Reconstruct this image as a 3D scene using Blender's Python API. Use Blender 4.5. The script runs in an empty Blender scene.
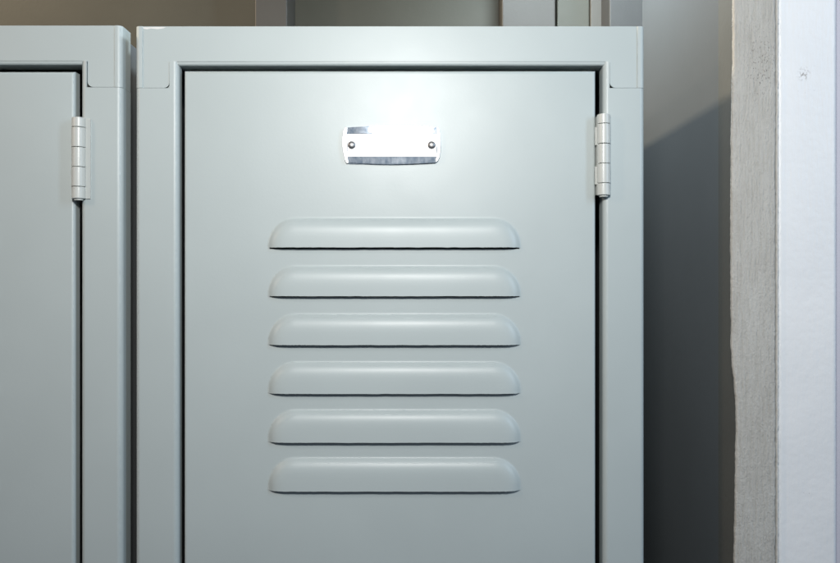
import bpy, bmesh, math, random
from mathutils import Vector
random.seed(7)

# ------------------------------------------------------------------ camera, world, lamps
S = 0.00075            # metres per photo pixel at the locker front plane
D = 0.56               # camera distance to that plane
def PX(px, y=0.0): return (px - 420) * S * (D + y) / D
def PZ(py, y=0.0): return (281.5 - py) * S * (D + y) / D

scn = bpy.context.scene
cam_d = bpy.data.cameras.new('camera'); cam = bpy.data.objects.new('camera', cam_d)
scn.collection.objects.link(cam); scn.camera = cam
cam.location = (0, -D, 0); cam.rotation_euler = (math.radians(90), 0, 0)
cam_d.sensor_width = 36; cam_d.lens = 36 * D / (840 * S)
cam_d.clip_start = 0.01; cam_d.clip_end = 50

w = bpy.data.worlds.new('World'); scn.world = w; w.use_nodes = True
bg = w.node_tree.nodes['Background']
bg.inputs[0].default_value = (0.72, 0.82, 1.0, 1); bg.inputs[1].default_value = 0.10

def area(name, loc, target, size, size_y, power, col, shape='RECTANGLE', spread=180):
    l = bpy.data.lights.new(name, 'AREA'); o = bpy.data.objects.new(name, l)
    scn.collection.objects.link(o); l.shape = shape; l.size = size; l.size_y = size_y
    l.energy = power; l.color = col; l.spread = math.radians(spread)
    o.location = loc
    o.rotation_euler = (Vector(target) - Vector(loc)).to_track_quat('-Z', 'Y').to_euler()
    return o
area('flash', (-0.026, -0.565, 0.247), (-0.02, 0, 0.17), 0.095, 0.062, 3.05, (1.0, 0.99, 0.965), 'RECTANGLE', 160)
area('window_light', (1.05, -0.75, 0.45), (0.1, 0, 0.1), 0.15, 0.70, 6.3, (0.58, 0.78, 1.0))
area('room_light', (-0.95, -0.50, 0.42), (0.0, 0, 0.0), 0.08, 0.12, 1.9, (1.0, 0.74, 0.54))
area('side_lamp', (-1.30, 0.13, 1.02), (0.24, 0.13, 0.17), 0.14, 0.14, 24.0, (1.0, 0.82, 0.60))
area('slot_fill_light', (0.195, 0.14, 0.47), (0.22, 0.12, 0.0), 0.07, 0.24, 4.6, (0.74, 0.87, 0.95))  # added small lamp low over the slot, brightens the side panel from above

scn.view_settings.view_transform = 'Standard'; scn.view_settings.look = 'None'
scn.view_settings.exposure = 0.0; scn.view_settings.gamma = 1.0
scn.render.resolution_x = 1024; scn.render.resolution_y = 686

# ------------------------------------------------------------------ materials
def newmat(name, base, rough, metal=0.0, spec=0.5):
    m = bpy.data.materials.new(name); m.use_nodes = True
    b = m.node_tree.nodes['Principled BSDF']
    b.inputs['Base Color'].default_value = (*base, 1); b.inputs['Roughness'].default_value = rough
    b.inputs['Metallic'].default_value = metal; b.inputs['Specular IOR Level'].default_value = spec
    return m, m.node_tree.nodes, m.node_tree.links, b
def coords(n, l, scale=(1, 1, 1)):
    t = n.new('ShaderNodeTexCoord'); mp = n.new('ShaderNodeMapping'); mp.inputs['Scale'].default_value = scale
    l.new(t.outputs['Object'], mp.inputs['Vector']); return mp.outputs['Vector']
def noise(n, l, vec, scale, detail=3, rough=0.5):
    t = n.new('ShaderNodeTexNoise'); t.inputs['Scale'].default_value = scale
    t.inputs['Detail'].default_value = detail; t.inputs['Roughness'].default_value = rough
    l.new(vec, t.inputs['Vector']); return t.outputs['Fac']
def ramp(n, l, fac, stops):
    r = n.new('ShaderNodeValToRGB'); e = r.color_ramp.elements
    while len(e) < len(stops): e.new(0.5)
    for k, (p, c) in enumerate(stops):
        e[k].position = p; e[k].color = (*c, 1) if len(c) == 3 else c
    l.new(fac, r.inputs['Fac']); return r.outputs['Color']
def bump(n, l, b, h, strength, dist, prev=None):
    t = n.new('ShaderNodeBump'); t.inputs['Strength'].default_value = strength; t.inputs['Distance'].default_value = dist
    l.new(h, t.inputs['Height'])
    if prev: l.new(prev, t.inputs['Normal'])
    l.new(t.outputs['Normal'], b.inputs['Normal']); return t.outputs['Normal']

def paint_mat(name, base, rough):
    m, n, l, b = newmat(name, base, rough, 0, 0.38)
    b.inputs['Coat Weight'].default_value = 0.16; b.inputs['Coat Roughness'].default_value = 0.33; b.inputs['Coat IOR'].default_value = 1.5
    v = coords(n, l)
    big = noise(n, l, v, 14, 4)
    c0 = tuple(x * 0.975 for x in base); c1 = tuple(min(1, x * 1.02) for x in base)
    l.new(ramp(n, l, big, [(0.3, c0), (0.7, c1)]), b.inputs['Base Color'])
    r = n.new('ShaderNodeMapRange'); l.new(noise(n, l, v, 60, 5), r.inputs['Value'])
    r.inputs['To Min'].default_value = rough - 0.03; r.inputs['To Max'].default_value = rough + 0.04
    r2 = n.new('ShaderNodeMapRange'); l.new(noise(n, l, v, 11, 6, 0.65), r2.inputs['Value'])
    r2.inputs['To Min'].default_value = -0.05; r2.inputs['To Max'].default_value = 0.05
    ad = n.new('ShaderNodeMath'); l.new(r.outputs['Result'], ad.inputs[0]); l.new(r2.outputs['Result'], ad.inputs[1])
    l.new(ad.outputs[0], b.inputs['Roughness'])
    p = bump(n, l, b, noise(n, l, v, 480, 2), 0.13, 0.0003)
    bump(n, l, b, noise(n, l, v, 18, 1), 0.30, 0.0012, p)
    return m
PAINT = paint_mat('locker_paint', (0.418, 0.470, 0.468), 0.42)
HINGE = paint_mat('hinge_paint', (0.50, 0.52, 0.495), 0.32)

CHROME, n, l, b = newmat('chrome', (0.50, 0.59, 0.70), 0.10, 0.70)
v = coords(n, l, (1, 1, 1))
l.new(ramp(n, l, noise(n, l, v, 300, 4), [(0.3, (0.035,)*3), (0.75, (0.06,)*3)]), b.inputs['Roughness'])
bump(n, l, b, noise(n, l, v, 160, 2), 0.05, 0.0004)
l.new(ramp(n, l, noise(n, l, coords(n, l, (1, 1, .5)), 330, 5, .7), [(0.36, (0.36, 0.46, 0.58)), (0.64, (0.78, 0.86, 0.94))]), b.inputs['Base Color'])  # bluish streaks put the reflected room into the base colour
RIVET, n, l, b = newmat('rivet_steel', (0.33, 0.33, 0.33), 0.45, 1.0)
SATIN, n, l, b = newmat('satin_steel', (0.80, 0.81, 0.82), 0.42, 1.0)
CHIP_GLINT = newmat('chip_glint_paint', (0.72, 0.72, 0.70), 0.3)[0]  # pale tone carries the glint on the chipped rail edge
CARD, n, l, b = newmat('card_stock', (0.86, 0.86, 0.85), 0.35)
bump(n, l, b, noise(n, l, coords(n, l), 500, 3), 0.08, 0.0003)
BODY = paint_mat('body_gap_shade', (0.17, 0.18, 0.185), 0.5)  # dark tone puts the shade of the gaps beside the body into colour
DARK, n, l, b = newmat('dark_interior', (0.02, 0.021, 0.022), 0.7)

def wall_mat(name, ca, cb, scale=6, rough=0.6, bmp=0.25):
    m, n, l, b = newmat(name, ca, rough)
    v = coords(n, l)
    l.new(ramp(n, l, noise(n, l, v, scale, 5, 0.6), [(0.3, ca), (0.7, cb)]), b.inputs['Base Color'])
    bump(n, l, b, noise(n, l, v, 240, 4), bmp, 0.0005)
    return m
BACK = wall_mat('back_wall_paint', (0.068, 0.066, 0.048), (0.088, 0.085, 0.064))
STUD = wall_mat('stud_paint', (0.068, 0.063, 0.055), (0.082, 0.077, 0.067), 12)
STRIP_SHADE = wall_mat('strip_shade_paint', (0.105, 0.105, 0.095), (0.125, 0.125, 0.11), 9)  # shade of the band beside the trim is put into this colour
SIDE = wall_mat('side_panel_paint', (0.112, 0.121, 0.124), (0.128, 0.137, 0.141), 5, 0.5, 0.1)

def wood_trim():
    m, n, l, b = newmat('rough_painted_wood', (0.5, 0.48, 0.44), 0.62)
    t = n.new('ShaderNodeTexCoord')
    mp = n.new('ShaderNodeMapping'); mp.inputs['Scale'].default_value = (1, 1, 0.06)
    l.new(t.outputs['Object'], mp.inputs['Vector'])
    grain = noise(n, l, mp.outputs['Vector'], 900, 4, 0.6)
    mp2 = n.new('ShaderNodeMapping'); mp2.inputs['Scale'].default_value = (1, 1, 0.5)
    l.new(t.outputs['Object'], mp2.inputs['Vector'])
    fine = noise(n, l, mp2.outputs['Vector'], 600, 6, 0.7)
    stain = noise(n, l, mp2.outputs['Vector'], 40, 4, 0.6)
    base = ramp(n, l, stain, [(0.3, (0.52, 0.50, 0.455)), (0.7, (0.59, 0.575, 0.53))])
    mix = n.new('ShaderNodeMixRGB'); mix.blend_type = 'MULTIPLY'; mix.inputs[0].default_value = 1
    l.new(base, mix.inputs[1])
    l.new(ramp(n, l, grain, [(0.34, (0.88, 0.87, 0.85)), (0.55, (1, 1, 1))]), mix.inputs[2])
    # worn patch of pits : localized mask on the board (object z) times voronoi-like specks
    sx = n.new('ShaderNodeSeparateXYZ'); l.new(t.outputs['Object'], sx.inputs[0])
    vm = n.new('ShaderNodeVectorMath'); vm.operation = 'DISTANCE'
    mp3 = n.new('ShaderNodeMapping'); mp3.inputs['Scale'].default_value = (1.7, 0, 0.72)
    l.new(t.outputs['Object'], mp3.inputs['Vector']); l.new(mp3.outputs['Vector'], vm.inputs[0])
    vm.inputs[1].default_value = (PX(759) * 1.7, 0, PZ(62) * 0.72)
    mr = n.new('ShaderNodeMapRange'); mr.inputs['From Min'].default_value = 0.006; mr.inputs['From Max'].default_value = 0.026
    mr.inputs['To Min'].default_value = 1; mr.inputs['To Max'].default_value = 0
    l.new(vm.outputs['Value'], mr.inputs['Value'])
    spk = noise(n, l, mp2.outputs['Vector'], 1050, 3, 0.6)
    sr = ramp(n, l, spk, [(0.59, (0, 0, 0)), (0.64, (1, 1, 1))])
    mul = n.new('ShaderNodeMath'); mul.operation = 'MULTIPLY'; l.new(sr, mul.inputs[0]); l.new(mr.outputs['Result'], mul.inputs[1])
    mix2 = n.new('ShaderNodeMixRGB'); l.new(mul.outputs[0], mix2.inputs[0]); l.new(mix.outputs[0], mix2.inputs[1])
    mix2.inputs[2].default_value = (0.17, 0.15, 0.13, 1)
    l.new(mix2.outputs[0], b.inputs['Base Color'])
    p = bump(n, l, b, grain, 0.9, 0.0007)
    p = bump(n, l, b, fine, 1.0, 0.0016, p)
    bump(n, l, b, mul.outputs[0], -0.8, 0.001, p)
    return m
TRIM = wood_trim()

def casing_mat():
    m, n, l, b = newmat('white_gloss_paint', (0.78, 0.78, 0.80), 0.42)
    t = n.new('ShaderNodeTexCoord')
    mp = n.new('ShaderNodeMapping'); mp.inputs['Scale'].default_value = (1, 1, 0.12)
    l.new(t.outputs['Object'], mp.inputs['Vector'])
    br = noise(n, l, mp.outputs['Vector'], 500, 4, 0.6)
    base = ramp(n, l, noise(n, l, t.outputs['Object'], 18, 4), [(0.3, (0.77, 0.775, 0.775)), (0.7, (0.82, 0.82, 0.815))])
    prev = base
    for cx, cz, r0, r1, th in ((803.5, 74, 0.0005, 0.0062, 0.53), (808, 90, 0.001, 0.014, 0.66), (808, 487, 0.001, 0.016, 0.68)):
        vm = n.new('ShaderNodeVectorMath'); vm.operation = 'DISTANCE'
        l.new(t.outputs['Object'], vm.inputs[0]); vm.inputs[1].default_value = (PX(cx), 0.001, PZ(cz))
        mr = n.new('ShaderNodeMapRange'); mr.inputs['From Min'].default_value = r0; mr.inputs['From Max'].default_value = r1
        mr.inputs['To Min'].default_value = 1; mr.inputs['To Max'].default_value = 0
        l.new(vm.outputs['Value'], mr.inputs['Value'])
        sr = ramp(n, l, noise(n, l, t.outputs['Object'], 520, 4, 0.6), [(th - 0.02, (0, 0, 0)), (th + 0.03, (1, 1, 1))])
        mul = n.new('ShaderNodeMath'); mul.operation = 'MULTIPLY'; l.new(sr, mul.inputs[0]); l.new(mr.outputs['Result'], mul.inputs[1])
        mx = n.new('ShaderNodeMixRGB'); l.new(mul.outputs[0], mx.inputs[0]); l.new(prev, mx.inputs[1]); mx.inputs[2].default_value = (0.30, 0.27, 0.24, 1)
        prev = mx.outputs[0]
    l.new(prev, b.inputs['Base Color'])
    p = bump(n, l, b, br, 0.45, 0.0006)
    bump(n, l, b, noise(n, l, t.outputs['Object'], 150, 5), 0.45, 0.0010, p)
    return m
CASING = casing_mat()
SPLINT, n, l, b = newmat('bare_splinter', (0.75, 0.73, 0.68), 0.6)
CREAM = wall_mat('cream_paint_bead', (0.62, 0.605, 0.56), (0.70, 0.69, 0.65), 90, 0.5, 0.9)

# ------------------------------------------------------------------ object helpers
def thing(name, label, cat, loc, group=None):
    o = bpy.data.objects.new(name, None); scn.collection.objects.link(o)
    o.location = loc; o.empty_display_size = 0.05; o['label'] = label; o['category'] = cat
    if group: o['group'] = group
    return o
def wloc(o):
    v = Vector((0, 0, 0))
    while o: v += o.location; o = o.parent
    return v
def obj(name, verts, faces, mat, parent=None, smooth=35, solid=0, loc=None, front=False):
    me = bpy.data.meshes.new(name)
    off = wloc(parent) if parent else Vector((0, 0, 0))
    base = Vector(loc) if loc else off
    me.from_pydata([tuple(Vector(v) - base) for v in verts], [], faces)
    bm = bmesh.new(); bm.from_mesh(me)
    bmesh.ops.remove_doubles(bm, verts=bm.verts, dist=1e-6)
    bm.normal_update()
    if front:      # open sheet seen from the front: every face looks towards -y or away from the sheet's centre
        ctr = sum((v.co for v in bm.verts), Vector()) / len(bm.verts)
        for f in bm.faces:
            c = f.calc_center_median() - ctr
            ref = Vector((0, -1, 0)) if abs(f.normal.y) > 1e-3 else Vector((c.x, 0, c.z))
            if f.normal.dot(ref) < 0: f.normal_flip()
    else: bmesh.ops.recalc_face_normals(bm, faces=bm.faces)
    bm.to_mesh(me); bm.free()
    if smooth:
        me.polygons.foreach_set('use_smooth', [True] * len(me.polygons))
        me.set_sharp_from_angle(angle=math.radians(smooth))
    me.materials.append(mat)
    o = bpy.data.objects.new(name, me); scn.collection.objects.link(o)
    o.parent = parent
    o.location = base - off if parent else base
    if smooth:
        wn = o.modifiers.new('normals', 'WEIGHTED_NORMAL'); wn.keep_sharp = True; wn.weight = 100
    if solid:
        md = o.modifiers.new('thickness', 'SOLIDIFY'); md.thickness = solid; md.offset = -1
    return o
class MB:
    def __init__(s): s.v = []; s.f = []
    def add(s, verts, faces):
        k = len(s.v); s.v += [tuple(v) for v in verts]; s.f += [tuple(i + k for i in f) for f in faces]; return s
    def box(s, x0, x1, y0, y1, z0, z1):
        v = [(x, y, z) for x in (x0, x1) for y in (y0, y1) for z in (z0, z1)]
        return s.add(v, [(0,1,3,2),(4,6,7,5),(0,4,5,1),(2,3,7,6),(0,2,6,4),(1,5,7,3)])
    def extr(s, prof, a, b, axis):
        """closed profile polygon; axis 'z': prof=(x,y); 'x': prof=(y,z); 'y': prof=(x,z)"""
        n = len(prof); vs = []
        for t in (a, b):
            for p, q in prof:
                vs.append((p, q, t) if axis == 'z' else (t, p, q) if axis == 'x' else (p, t, q))
        fs = [(i, (i + 1) % n, n + (i + 1) % n, n + i) for i in range(n)]
        fs += [tuple(range(n))[::-1], tuple(range(n, 2 * n))]
        return s.add(vs, fs)
    def build(s, name, mat, parent=None, smooth=35, solid=0, loc=None, front=False):
        return obj(name, s.v, s.f, mat, parent, smooth, solid, loc, front)
def fillet(pts, rad, seg=7):
    out = [pts[0]]
    for i in range(1, len(pts) - 1):
        p = Vector(pts[i]); a = (Vector(pts[i-1]) - p); c = (Vector(pts[i+1]) - p); r = rad[i-1]
        if r <= 0: out.append(tuple(p)); continue
        a.normalize(); c.normalize(); half = math.acos(max(-1, min(1, a.dot(c)))) / 2
        dd = r / math.tan(half); cen = p + (a + c).normalized() * (r / math.sin(half))
        s = p + a * dd; e = p + c * dd
        a0 = math.atan2(s.y - cen.y, s.x - cen.x); a1 = math.atan2(e.y - cen.y, e.x - cen.x)
        d = (a1 - a0 + math.pi) % (2 * math.pi) - math.pi
        for k in range(seg + 1):
            t = a0 + d * k / seg; out.append((cen.x + r * math.cos(t), cen.y + r * math.sin(t)))
    out.append(pts[-1]); return out
def sheet(path, th, side=1):
    """thick closed profile from an open polyline; side chooses where thickness grows"""
    n = len(path); off = []
    for i in range(n):
        p = Vector(path[i]); 
        d0 = (p - Vector(path[i-1])).normalized() if i else None
        d1 = (Vector(path[i+1]) - p).normalized() if i < n - 1 else None
        d = d0 if d1 is None else d1 if d0 is None else (d0 + d1).normalized()
        nn = Vector((-d.y, d.x)) * side
        off.append(tuple(p + nn * th))
    return list(path) + off[::-1]
def rpoly(pts, rads, seg=6):
    """closed polygon with rounded corners"""
    n = len(pts); out = []
    for i in range(n):
        if rads[i] <= 0: out.append(pts[i]); continue
        f = fillet([pts[i-1], pts[i], pts[(i+1) % n]], [rads[i]], seg); out += f[1:-1]
    return out
def plate(mb, poly, y0, y1, bev=0.0004, nobev=None):
    """flat plate in XZ, front at y0 with small rounded front edge"""
    n = len(poly); P = [Vector(p) for p in poly]
    area2 = sum(P[i].x * P[(i+1) % n].y - P[(i+1) % n].x * P[i].y for i in range(n))
    sg = 1 if area2 > 0 else -1
    def inset(dist):
        o = []
        for i in range(n):
            d0 = (P[i] - P[i-1]).normalized(); d1 = (P[(i+1) % n] - P[i]).normalized()
            n0 = Vector((-d0.y, d0.x)) * sg; n1 = Vector((-d1.y, d1.x)) * sg
            b = n0 + n1; b = b / max(0.3, b.dot(n0)) if b.length > 0 else n0
            o.append(P[i] + b * dist)
        return o
    rings = [(0, y1), (0, y0 + bev), (bev * 0.3, y0 + bev * 0.3), (bev, y0)]
    vs = []
    for dd, y in rings: vs += [(p.x, y, p.y) for p in inset(dd)]
    fs = []
    for r in range(3):
        fs += [(r*n+i, r*n+(i+1) % n, (r+1)*n+(i+1) % n, (r+1)*n+i) for i in range(n)]
    fs += [tuple(range(n)), tuple(range(3*n, 4*n))]
    mb.add(vs, fs)

# ------------------------------------------------------------------ surroundings: wall, studs, side panel, jamb, casing
ZB, ZT = -1.25, 0.62
def tag(o, label, cat, group=None):
    o['label'] = label; o['category'] = cat
    if group: o['group'] = group
    return o
def board(name, x0, x1, y0, y1, mat, label, cat, bev=0.0015, group=None, z0=ZB, z1=ZT):
    prof = rpoly([(x0, y1), (x0, y0), (x1, y0), (x1, y1)], [0, bev, bev, 0])
    mb = MB().extr(prof, z0, z1, 'z')
    o = mb.build(name, mat, None, 35, 0, ((x0 + x1) / 2, (y0 + y1) / 2, z0))
    return tag(o, label, cat, group)
yb = 0.40
mb = MB().box(PX(-160, yb), PX(505, yb) , yb, yb + 0.03, ZB, ZT)
tag(mb.build('back_wall', BACK, None, 0), 'drab grey green wall behind and above the lockers', 'wall')
board('wooden_stud', PX(255, .34), PX(287, .34), .34, .3985, STUD, 'narrow pale upright stud seen above the middle of the locker tops', 'stud')
board('wall_board', PX(502, .36), PX(555.6, .36), .36, .42, STUD, 'wide pale grey upright board above the right locker', 'board', .002)
board('wall_board', PX(557.2, .365), PX(589.5, .365), .365, .42, BACK, 'darker upright board between two pale boards above the right locker', 'board', .0015)
board('wall_board', PX(590.8, .36), PX(609.5, .36), .36, .42, wall_mat('beige_board', (.095, .088, .072), (.11, .10, .085)), 'narrow beige upright board above the right locker', 'board', .001)
board('corner_post', PX(609.5, .32), PX(660, .32), .32, .45, wall_mat('post_paint', (.055, .054, .050), (.068, .066, .062)), 'pale upright post in the corner beside the side panel', 'post', .002)

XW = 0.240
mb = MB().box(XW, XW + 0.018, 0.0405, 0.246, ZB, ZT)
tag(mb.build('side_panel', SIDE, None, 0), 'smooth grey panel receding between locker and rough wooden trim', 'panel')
board('shade_strip', XW - 0.0003, XW + 0.018, 0.0010, 0.0400, STRIP_SHADE, 'narrow strip just behind the rough wooden trim, shade put into its dark colour', 'strip', .001)

# rough wooden trim with wavy left edge
edge = [(-500, 733), (0, 733), (60, 733), (110, 732), (135, 731.2), (210, 731), (280, 731), (340, 731.4), (365, 732.5), (385, 734.6), (402, 736), (430, 736.2), (500, 735.2), (540, 734.6), (563, 734), (700, 733.5), (2000, 733.5)]
def edge_x(py):
    for (a, xa), (b_, xb) in zip(edge, edge[1:]):
        if a <= py <= b_:
            t = (py - a) / (b_ - a); t = t * t * (3 - 2 * t); return xa + (xb - xa) * t
rows = []
py = (281.5 - ZT / S); pe = 281.5 - ZB / S
while py < pe:
    rows.append(py); py += 2.0 if -10 < py < 575 else 12
rows.append(pe)
vs = []; fs = []
rnd = random.Random(3); jl = jr = 0
NP = None
YT = -0.004
for r in rows:
    jl = jl * 0.7 + rnd.uniform(-.00016, .00016); jr = jr * 0.6 + rnd.uniform(-.00028, .00028)
    xl = PX(edge_x(max(-500, min(1990, r))), YT) + jl; xr = PX(776, YT) + jr; z = PZ(r)
    prof = [(xl + .009, .016), (xl + .0032, .003), (xl, YT + .0016), (xl + .0005, YT + .0005), (xl + .0017, YT)]
    for k in range(1, 6): prof.append((xl + (xr - xl) * k / 6, YT + rnd.uniform(-.00005, .00005)))
    prof += [(xr - .0016, YT), (xr - .0004, YT + .0005), (xr, YT + .0018), (xr, .016)]
    NP = len(prof); vs += [(x, y, z) for x, y in prof]
for r in range(len(rows) - 1):
    fs += [(r*NP+k, r*NP+k+1, (r+1)*NP+k+1, (r+1)*NP+k) for k in range(NP)if k < NP - 1]
    fs.append((r*NP+NP-1, r*NP, (r+1)*NP, (r+1)*NP+NP-1))
fs += [tuple(range(NP)), tuple(range((len(rows)-1)*NP, len(rows)*NP))]
jamb = thing('wooden_trim', 'rough brushed grey white wooden trim board with a wavy left edge', 'trim', (PX(755), 0, ZB))
obj('board', vs, fs, TRIM, jamb, 60, 0, (0, 0, 0))
def splinter(px, py, ang, ln, wd):
    p = Vector((PX(px), YT + .002, PZ(py))); d = Vector((math.cos(ang), 0, math.sin(ang))); q = Vector((-d.z, 0, d.x))
    c = [p - q*wd, p + q*wd, p + d*ln*.6 + q*wd*.8 + Vector((0, -.0008, 0)), p + d*ln + Vector((0, -.0012, 0)), p + d*ln*.6 - q*wd*.3 + Vector((0, -.0008, 0))]
    back = [v + Vector((0, .0007, 0)) for v in c]
    m = MB(); m.add(c + back, [(0,1,2,3,4), (9,8,7,6,5)] + [(i, (i+1) % 5, 5+(i+1) % 5, 5+i) for i in range(5)])
    m.build('splinter', SPLINT, jamb)
for a in ((734, 14.5, 2.3, .0042, .0003), (733.5, 13, 2.6, .0022, .00035), (734, 23, 3.0, .003, .0008), (734, 26, 3.5, .0035, .0006), (734, 18, 2.9, .0018, .0007), (733.6, 29, 3.9, .0025, .0003), (732.6, 66, 3.1, .0012, .0005)):
    splinter(*a)
m = MB()
vs = []; fs = []
for i, r in enumerate(rows):
    x0 = PX(774.5) + rnd.uniform(-.0002, .0002); x1 = PX(777.4) + rnd.uniform(-.00035, .00035)
    yy = -.0032 + rnd.uniform(-.0002, .0002)
    vs += [(x0, .01, PZ(r)), (x0, yy + .0008, PZ(r)), ((x0*2 + x1)/3, yy, PZ(r)), ((x0 + x1*2)/3, yy + .0003, PZ(r)), (x1, yy + .0018, PZ(r)), (x1, .01, PZ(r))]
for r in range(len(rows) - 1):
    fs += [(r*6+k, r*6+k+1, (r+1)*6+k+1, (r+1)*6+k) for k in range(5)]
obj('caulk_bead', vs, fs, CREAM, jamb, 60)

# white casing
casing = board('door_casing', PX(777), PX(838), 0.0, 0.035, CASING, 'smooth white painted casing board at the right edge with a small scuff', 'casing', .004)
casing.location = (0, 0, 0)
me = casing.data
cx = (PX(777) + PX(838)) / 2
for v_ in me.vertices: v_.co += Vector((cx, 0.0175, ZB))
casing.rotation_euler = (0, 0, 0)
board('outer_wall', PX(838.6), PX(1000), 0.012, 0.035, wall_mat('lilac_wall', (.55, .52, .56), (.58, .55, .59)), 'strip of shaded wall past the white casing', 'wall', .002)

# ------------------------------------------------------------------ locker
XL, XR = PX(137), PX(643)          # frame outer edges
ZTOP, ZBOT = PZ(26.6), -1.20
XIL, XIR = PX(177.2), PX(604.6)    # inner returns of the stiles
ZRB = PZ(65.5)                     # underside of the top rail
DXL, DXR = PX(183.6), PX(596.0)    # door edges
DZT, DZB = PZ(70.3), ZBOT + 0.045
EARZ = PZ(88)
YD = 0.0006
H_L, A_L = 0.0230, 0.0955
LCX = PX(394.5)

def make_locker():
    root = thing('locker', 'x', 'locker', ((XL + XR) / 2, 0, ZBOT), 'metal lockers standing side by side')
    # body
    b = MB(); i = .007
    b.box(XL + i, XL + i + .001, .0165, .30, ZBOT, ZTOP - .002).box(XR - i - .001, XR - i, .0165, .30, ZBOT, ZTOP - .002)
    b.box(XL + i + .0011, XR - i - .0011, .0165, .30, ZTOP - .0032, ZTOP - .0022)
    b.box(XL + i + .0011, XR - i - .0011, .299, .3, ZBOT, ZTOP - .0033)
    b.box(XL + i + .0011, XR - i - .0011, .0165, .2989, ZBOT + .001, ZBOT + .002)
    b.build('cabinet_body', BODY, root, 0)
    # stiles
    for sgn, xo, xi, ear in ((1, XL, XIL, PX(169.5)), (-1, XR, XIR, PX(609.8))):
        dr = .0075 if sgn > 0 else .012
        pth = fillet([(xo, .0160), (xo, 0), (xi, 0), (xi, dr)], [.0030, .0028], 10)
        prof = sheet(pth, .0011, -sgn)
        m = MB().extr(prof, ZBOT, EARZ - .0004, 'z')
        x2 = ear + sgn * .0004
        pth2 = fillet([(x2, .0), (xi, 0), (xi, dr)], [.0028], 10)
        m.extr(sheet(pth2, .0011, -sgn), EARZ - .0004, ZRB + .0028, 'z')
        pth3 = fillet([(xo, .0160), (xo, -.00028), (xo + sgn * .0037, -.00028), (xo + sgn * .0042, .0006)], [.0026, 0], 10)
        m.extr(sheet(pth3, .0010, -sgn), EARZ - .0002, ZTOP - .0002, 'z')
        # joggled tongue behind the ear of the top rail
        m.box(min(xo, x2) + .0034, max(xo, x2) - .0004 * 0, .0022, .0032, EARZ - .006, EARZ + .02)
        m.build('stile', PAINT, root)
    # top rail with ears
    yf = -.0003; zc = ZRB + .0024; e1, e2 = PX(169.5), PX(609.8)
    r = .0042
    poly = [(XL, ZTOP), (XL, EARZ), (e1, EARZ), (e1, zc), (e2, zc), (e2, EARZ), (XR, EARZ), (XR, ZTOP)]
    rad = [.0003, r, r, .0008, .0008, r, r, .0003]
    m = MB()
    XLi, XRi = XL + .0035, XR - .0035
    poly = [(XLi, ZTOP), (XLi, EARZ), (e1, EARZ), (e1, zc), (e2, zc), (e2, EARZ), (XRi, EARZ), (XRi, ZTOP)]
    rad = [0, r * .5, r, .0008, .0008, r, r * .5, 0]
    plate(m, rpoly(poly, rad), yf, yf + .0011, .0001)
    pth = fillet([(yf, zc + .0004), (yf, ZRB), (.014, ZRB)], [.0020], 8)
    m.extr(sheet(pth, .0011, 1), XIL + .0002, XIR - .0002, 'x')
    m.box(XL + .0030, XR - .0030, yf + .0013, .0118, ZTOP - .0013, ZTOP - .0003)
    m.build('top_rail', PAINT, root)
    m = MB().box(XIL + .0003, XIR - .0003, .0002, .012, ZBOT, ZBOT + .042)
    m.build('bottom_rail', PAINT, root)
    # chip on the rail's top corner, its glint put into a pale colour
    cp = [(142.2, 27.4), (146, 27.6), (158, 27.3), (166, 27.6), (164, 28.6), (158, 29.5), (151, 28.8), (147, 29.6), (142.4, 28.8)]
    m = MB(); plate(m, [(PX(a), PZ(b2)) for a, b2 in cp], yf - .00012, yf + .0001, .00005)
    m.build('chip_glint', CHIP_GLINT, root, 0)
    # door
    xs = [DXL + .0026, LCX - A_L - .003, LCX + A_L + .003, DXR - .0026]
    holes = []; slot = (.0010, .0008, .0005, .0004, .0004, .0004)
    zs = [DZT - .0026]
    for k in range(6):
        zt = PZ(217 + 47.85 * k); zb = zt - H_L * (1 + 0.02 * k)
        holes.append((zt, zb)); zs += [zt + .0025, zb - slot[k]]
    zs.append(DZB + .0026)
    m = MB()
    for a in range(3):
        for c in range(len(zs) - 1):
            if a == 1 and c % 2 == 1: continue
            m.add([(xs[a], YD, zs[c]), (xs[a+1], YD, zs[c]), (xs[a+1], YD, zs[c+1]), (xs[a], YD, zs[c+1])], [(0, 1, 2, 3)])
    # perimeter bend
    loops = []
    for t in range(11):
        an = math.pi / 2 * t / 10; loops.append((.0026 - .0026 * math.sin(an), YD + .0026 * (1 - math.cos(an))))
    loops.append((0, YD + .009))
    vs = []; X = [DXL, DXR]; 
    for ins, y in loops:
        vs += [(DXL + ins, y, DZT - ins), (DXR - ins, y, DZT - ins), (DXR - ins, y, DZB + ins), (DXL + ins, y, DZB + ins)]
    fs = [(q*4+i, q*4+(i+1) % 4, (q+1)*4+(i+1) % 4, (q+1)*4+i) for q in range(len(loops)-1) for i in range(4)]
    m.add(vs, fs)
    door = m.build('door', PAINT, root, 40, 0, None, True)
    m.v = []; m.f = []
    # louvers
    tab = [(0, 0), (.0007, .20), (.0016, .95), (.0026, .95), (.0042, .66), (.0058, .46), (.0074, .31), (.0092, .19), (.0118, .09), (.015, .035), (.019, .01), (.03, .0)]
    def slope(d):
        for (a, sa), (b2, sb) in zip(tab, tab[1:]):
            if a <= d <= b2: return sa + (sb - sa) * (d - a) / (b2 - a)
        return 0
    N = 600; cum = [0]; 
    for q in range(N): cum.append(cum[-1] + slope((q + .5) * .03 / N) * .03 / N)
    def hh(d):
        if d <= 0: return 0
        q = min(N - 1e-6, d / .03 * N); i0 = int(q); return cum[i0] + (cum[min(N, i0+1)] - cum[i0]) * (q - i0)
    RC = .0215
    gx = sorted(set([round(-A_L - .003 + .0006 * i, 6) for i in range(0, 62)] + [round(-A_L + .0342 + .0055 * i, 6) for i in range(0, 23)]))
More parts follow.
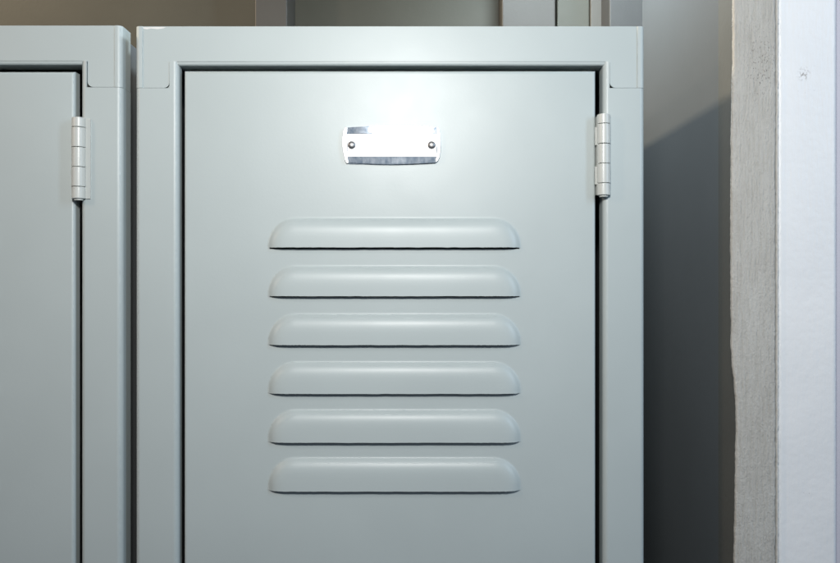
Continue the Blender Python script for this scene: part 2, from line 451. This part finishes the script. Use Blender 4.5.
    gx = [g for g in gx if g < 0]; gx = gx + [0] + [-g for g in gx[::-1]]
    gx = [-A_L - .003] + [g for g in gx if abs(g) < A_L + .0029] + [A_L + .003]
    rj = random.Random(5)
    for k, (zt, zb) in enumerate(holes):
        gz = [zt + .0025]; nz = 52
        for i in range(1, nz + 1): gz.append(zt + .0025 - (zt + .0025 - zb) * i / nz)
        gz += [zb - slot[k]]
        vs = []
        jag = 0
        for iz, z in enumerate(gz):
            for x in gx:
                u = A_L - abs(x); v_ = zt - z
                if u < RC and v_ < RC: d = RC - math.hypot(RC - u, RC - v_)
                else: d = min(u, v_)
                zz = z
                if iz == nz: zz += rj.uniform(-.00012, .00012)
                if iz == nz + 1 and abs(x) < A_L: zz = z
                y = YD - (hh(d) * (.90, .88, .91, .87, .90, .88)[k] if iz <= nz else 0)
                vs.append((LCX + x, y, zz))
        fs = []; nx = len(gx)
        for iz in range(len(gz) - 1):
            for ix in range(nx - 1):
                if iz == nz and abs((gx[ix] + gx[ix+1]) / 2) < A_L - .0018: continue
                fs.append((iz*nx+ix, iz*nx+ix+1, (iz+1)*nx+ix+1, (iz+1)*nx+ix))
        o = obj('louver', vs, fs, PAINT, door, 50, 0, None, True)
    # near-black sheet standing in for the unlit interior behind the slots
    MB().box(LCX - .12, LCX + .12, .016, .017, PZ(520), PZ(200)).build('slot_shade_sheet', DARK, door, 0)
    # hinge
    ax, ay, R_ = PX(603.6, -.003), -.0030, .0049
    zk = [PZ(v, -.003) for v in (114.6, 124.4, 144.3, 164, 183.6, 195.6)]
    hz = thing('x', '', '', (0, 0, 0)); bpy.data.objects.remove(hz)
    def hinge_pin():
        n = 24
        return MB().extr([(ax + .0032*math.cos(2*math.pi*t/n), ay + .0032*math.sin(2*math.pi*t/n)) for t in range(n)], zk[5] - .001, zk[0] + .0002, 'z').build('hinge', HINGE, root, 35, 0, (ax, ay, zk[5]))
    lf = MB()
    lf.box(ax, ax + .0053, -.0022, -.0007, zk[5] + .0002, zk[0] - .0004)
    lf.box(ax + .0002, XIR - .0001, -.0006, .011, zk[5] + .001, zk[0] - .001)
    hinge = hinge_pin()
    lf.build('frame_leaf', HINGE, hinge)
    dl = MB()
    dl.box(DXR + .0002, DXR + .0010, -.004, .011, zk[5] + .001, zk[0] - .001)
    for a, b2 in ((1, 2), (3, 4)):
        dl.box(ax - R_ - .0011, ax - R_ + .0012, -.0022, .0005, zk[b2] - .0004, zk[a] - .0018)
    dl.build('door_leaf', HINGE, hinge)
    for k in range(5):
        z1, z0 = zk[k] - .00018, zk[k+1] + .00018
        rr = R_ * (1.0 if k in (0, 2, 4) else 1.03)
        n = 40; rings = [(0, z0), (rr - .0004, z0), (rr - .0001, z0 + .0001), (rr, z0 + .0004), (rr, z1 - .0004), (rr - .0001, z1 - .0001), (rr - .0004, z1), (0, z1)]
        vs = []; 
        for q, z in rings: vs += [(ax + q*math.cos(2*math.pi*t/n), ay + q*math.sin(2*math.pi*t/n), z) for t in range(n)]
        fs = [(r*n+t, r*n+(t+1) % n, (r+1)*n+(t+1) % n, (r+1)*n+t) for r in range(len(rings)-1) for t in range(n)]
        obj('knuckle', vs, fs, HINGE, hinge, 40)
    # name plate holder
    Y = YD
    def q(px, py): return (PX(px), PZ(py))
    out = [q(345.2, 127.6), q(392, 125.9), q(438.6, 127.6), q(440.6, 136), q(441, 148), q(439.2, 158), q(436, 162.8), q(392, 164.8), q(349, 164), q(346.6, 163), q(343.4, 152), q(342.6, 138)]
    pl = MB(); plate(pl, rpoly(out, [.001] + [0]*1 + [.001] + [.002]*2 + [.002, .0015, 0, .001, .001, .003, .003]), Y - .0012, Y - .0001, .0003)
    holder = pl.build('name_holder', CHROME, root, 35, 0, (PX(392), Y, PZ(164)))
    # upper and lower channel lips: gently bowed strips
    def lip(pa, pb, ya0, ya1, yb0, yb1, bow):
        vs = []; fs = []; n = 24; mpr = 7
        for i in range(n + 1):
            t = i / n; px = pa + (pb - pa) * t; s = math.sin(math.pi * t)
            for j in range(mpr):
                g = j / (mpr - 1)
                top = ya0 - bow[0] * s; bot = ya1 + bow[1] * s
                pyv = top + (bot - top) * g
                y = Y - .0014 - .0011 * math.sin(math.pi * min(1, max(0, g)))**.5 * 1.0
                y = Y - .0021 - .0002 * s
                vs.append((PX(px), y, PZ(pyv)))
        for i in range(n):
            fs += [(i*mpr+j, i*mpr+j+1, (i+1)*mpr+j+1, (i+1)*mpr+j) for j in range(mpr-1)]
        k0 = len(vs)
        o = obj('channel_lip', vs, fs, CHROME, holder, 0, 0.0008)
    lip(347.2, 436.6, 127.9, 134.0, 0, 0, (1.6, 0))
    lip(347.6, 436.0, 157.2, 162.9, 0, 0, (0, 1.6))
    cd = MB(); plate(cd, [q(347.4, 134.3), q(436.6, 134.3), q(436.2, 156.9), q(347.6, 156.9)], Y - .0017, Y - .00125, .0001)
    cd.build('name_card', CARD, holder)
    ends = ([(345.2, 127.8), (343.3, 132), (342.3, 140), (342.3, 146), (343.4, 153), (345, 160), (346.4, 163.6), (348.8, 163.2), (347.2, 152), (346.8, 140), (347.6, 128)],
            [(438.6, 128), (440.2, 134), (440.8, 142), (440.6, 150), (439.6, 157), (437.6, 161.6), (435.4, 162.4), (437.0, 152), (437.2, 140), (436.4, 128.2)])
    for pts in ends:
        e = MB(); plate(e, [q(a, b2) for a, b2 in pts], Y - .0024, Y - .0011, .0005)
        e.build('end_lip', SATIN, holder)
    for px in (351.8, 431.6):
        rr = .0030; n = 20; cx, cz = PX(px), PZ(145.5); vs = []; fs = []
        for a in range(7):
            t = math.pi / 2 * a / 6
            vs += [(cx + rr*math.cos(t)*math.cos(2*math.pi*s/n), Y - .0017 - .0016*math.sin(t), cz + rr*math.cos(t)*math.sin(2*math.pi*s/n)) for s in range(n)]
        fs = [(a*n+s, a*n+(s+1) % n, (a+1)*n+(s+1) % n, (a+1)*n+s) for a in range(6) for s in range(n)]
        obj('rivet', vs, fs, RIVET, holder, 60)
    return root

def copy_tree(o, parent=None):
    c = o.copy(); scn.collection.objects.link(c); c.parent = parent
    for ch in list(o.children):
        copy_tree(ch, c)
    return c
locker = make_locker()
locker['label'] = 'grey green metal locker whose whole door, louvers and shiny name holder are in view'
left = copy_tree(locker)
left['label'] = 'grey metal locker cut off by the left edge, only its hinge side visible'
left.location.x -= 522 * S; left.location.z += 0.0006
for ch in left.children:
    if ch.name.startswith('hinge'):
        ch.location.z -= 4.2 * S
        for g in ch.children:
            if g.name.startswith('frame_leaf'): g.location.x += .0030
    if ch.name.startswith('door'): ch.location.z -= 1.6 * S
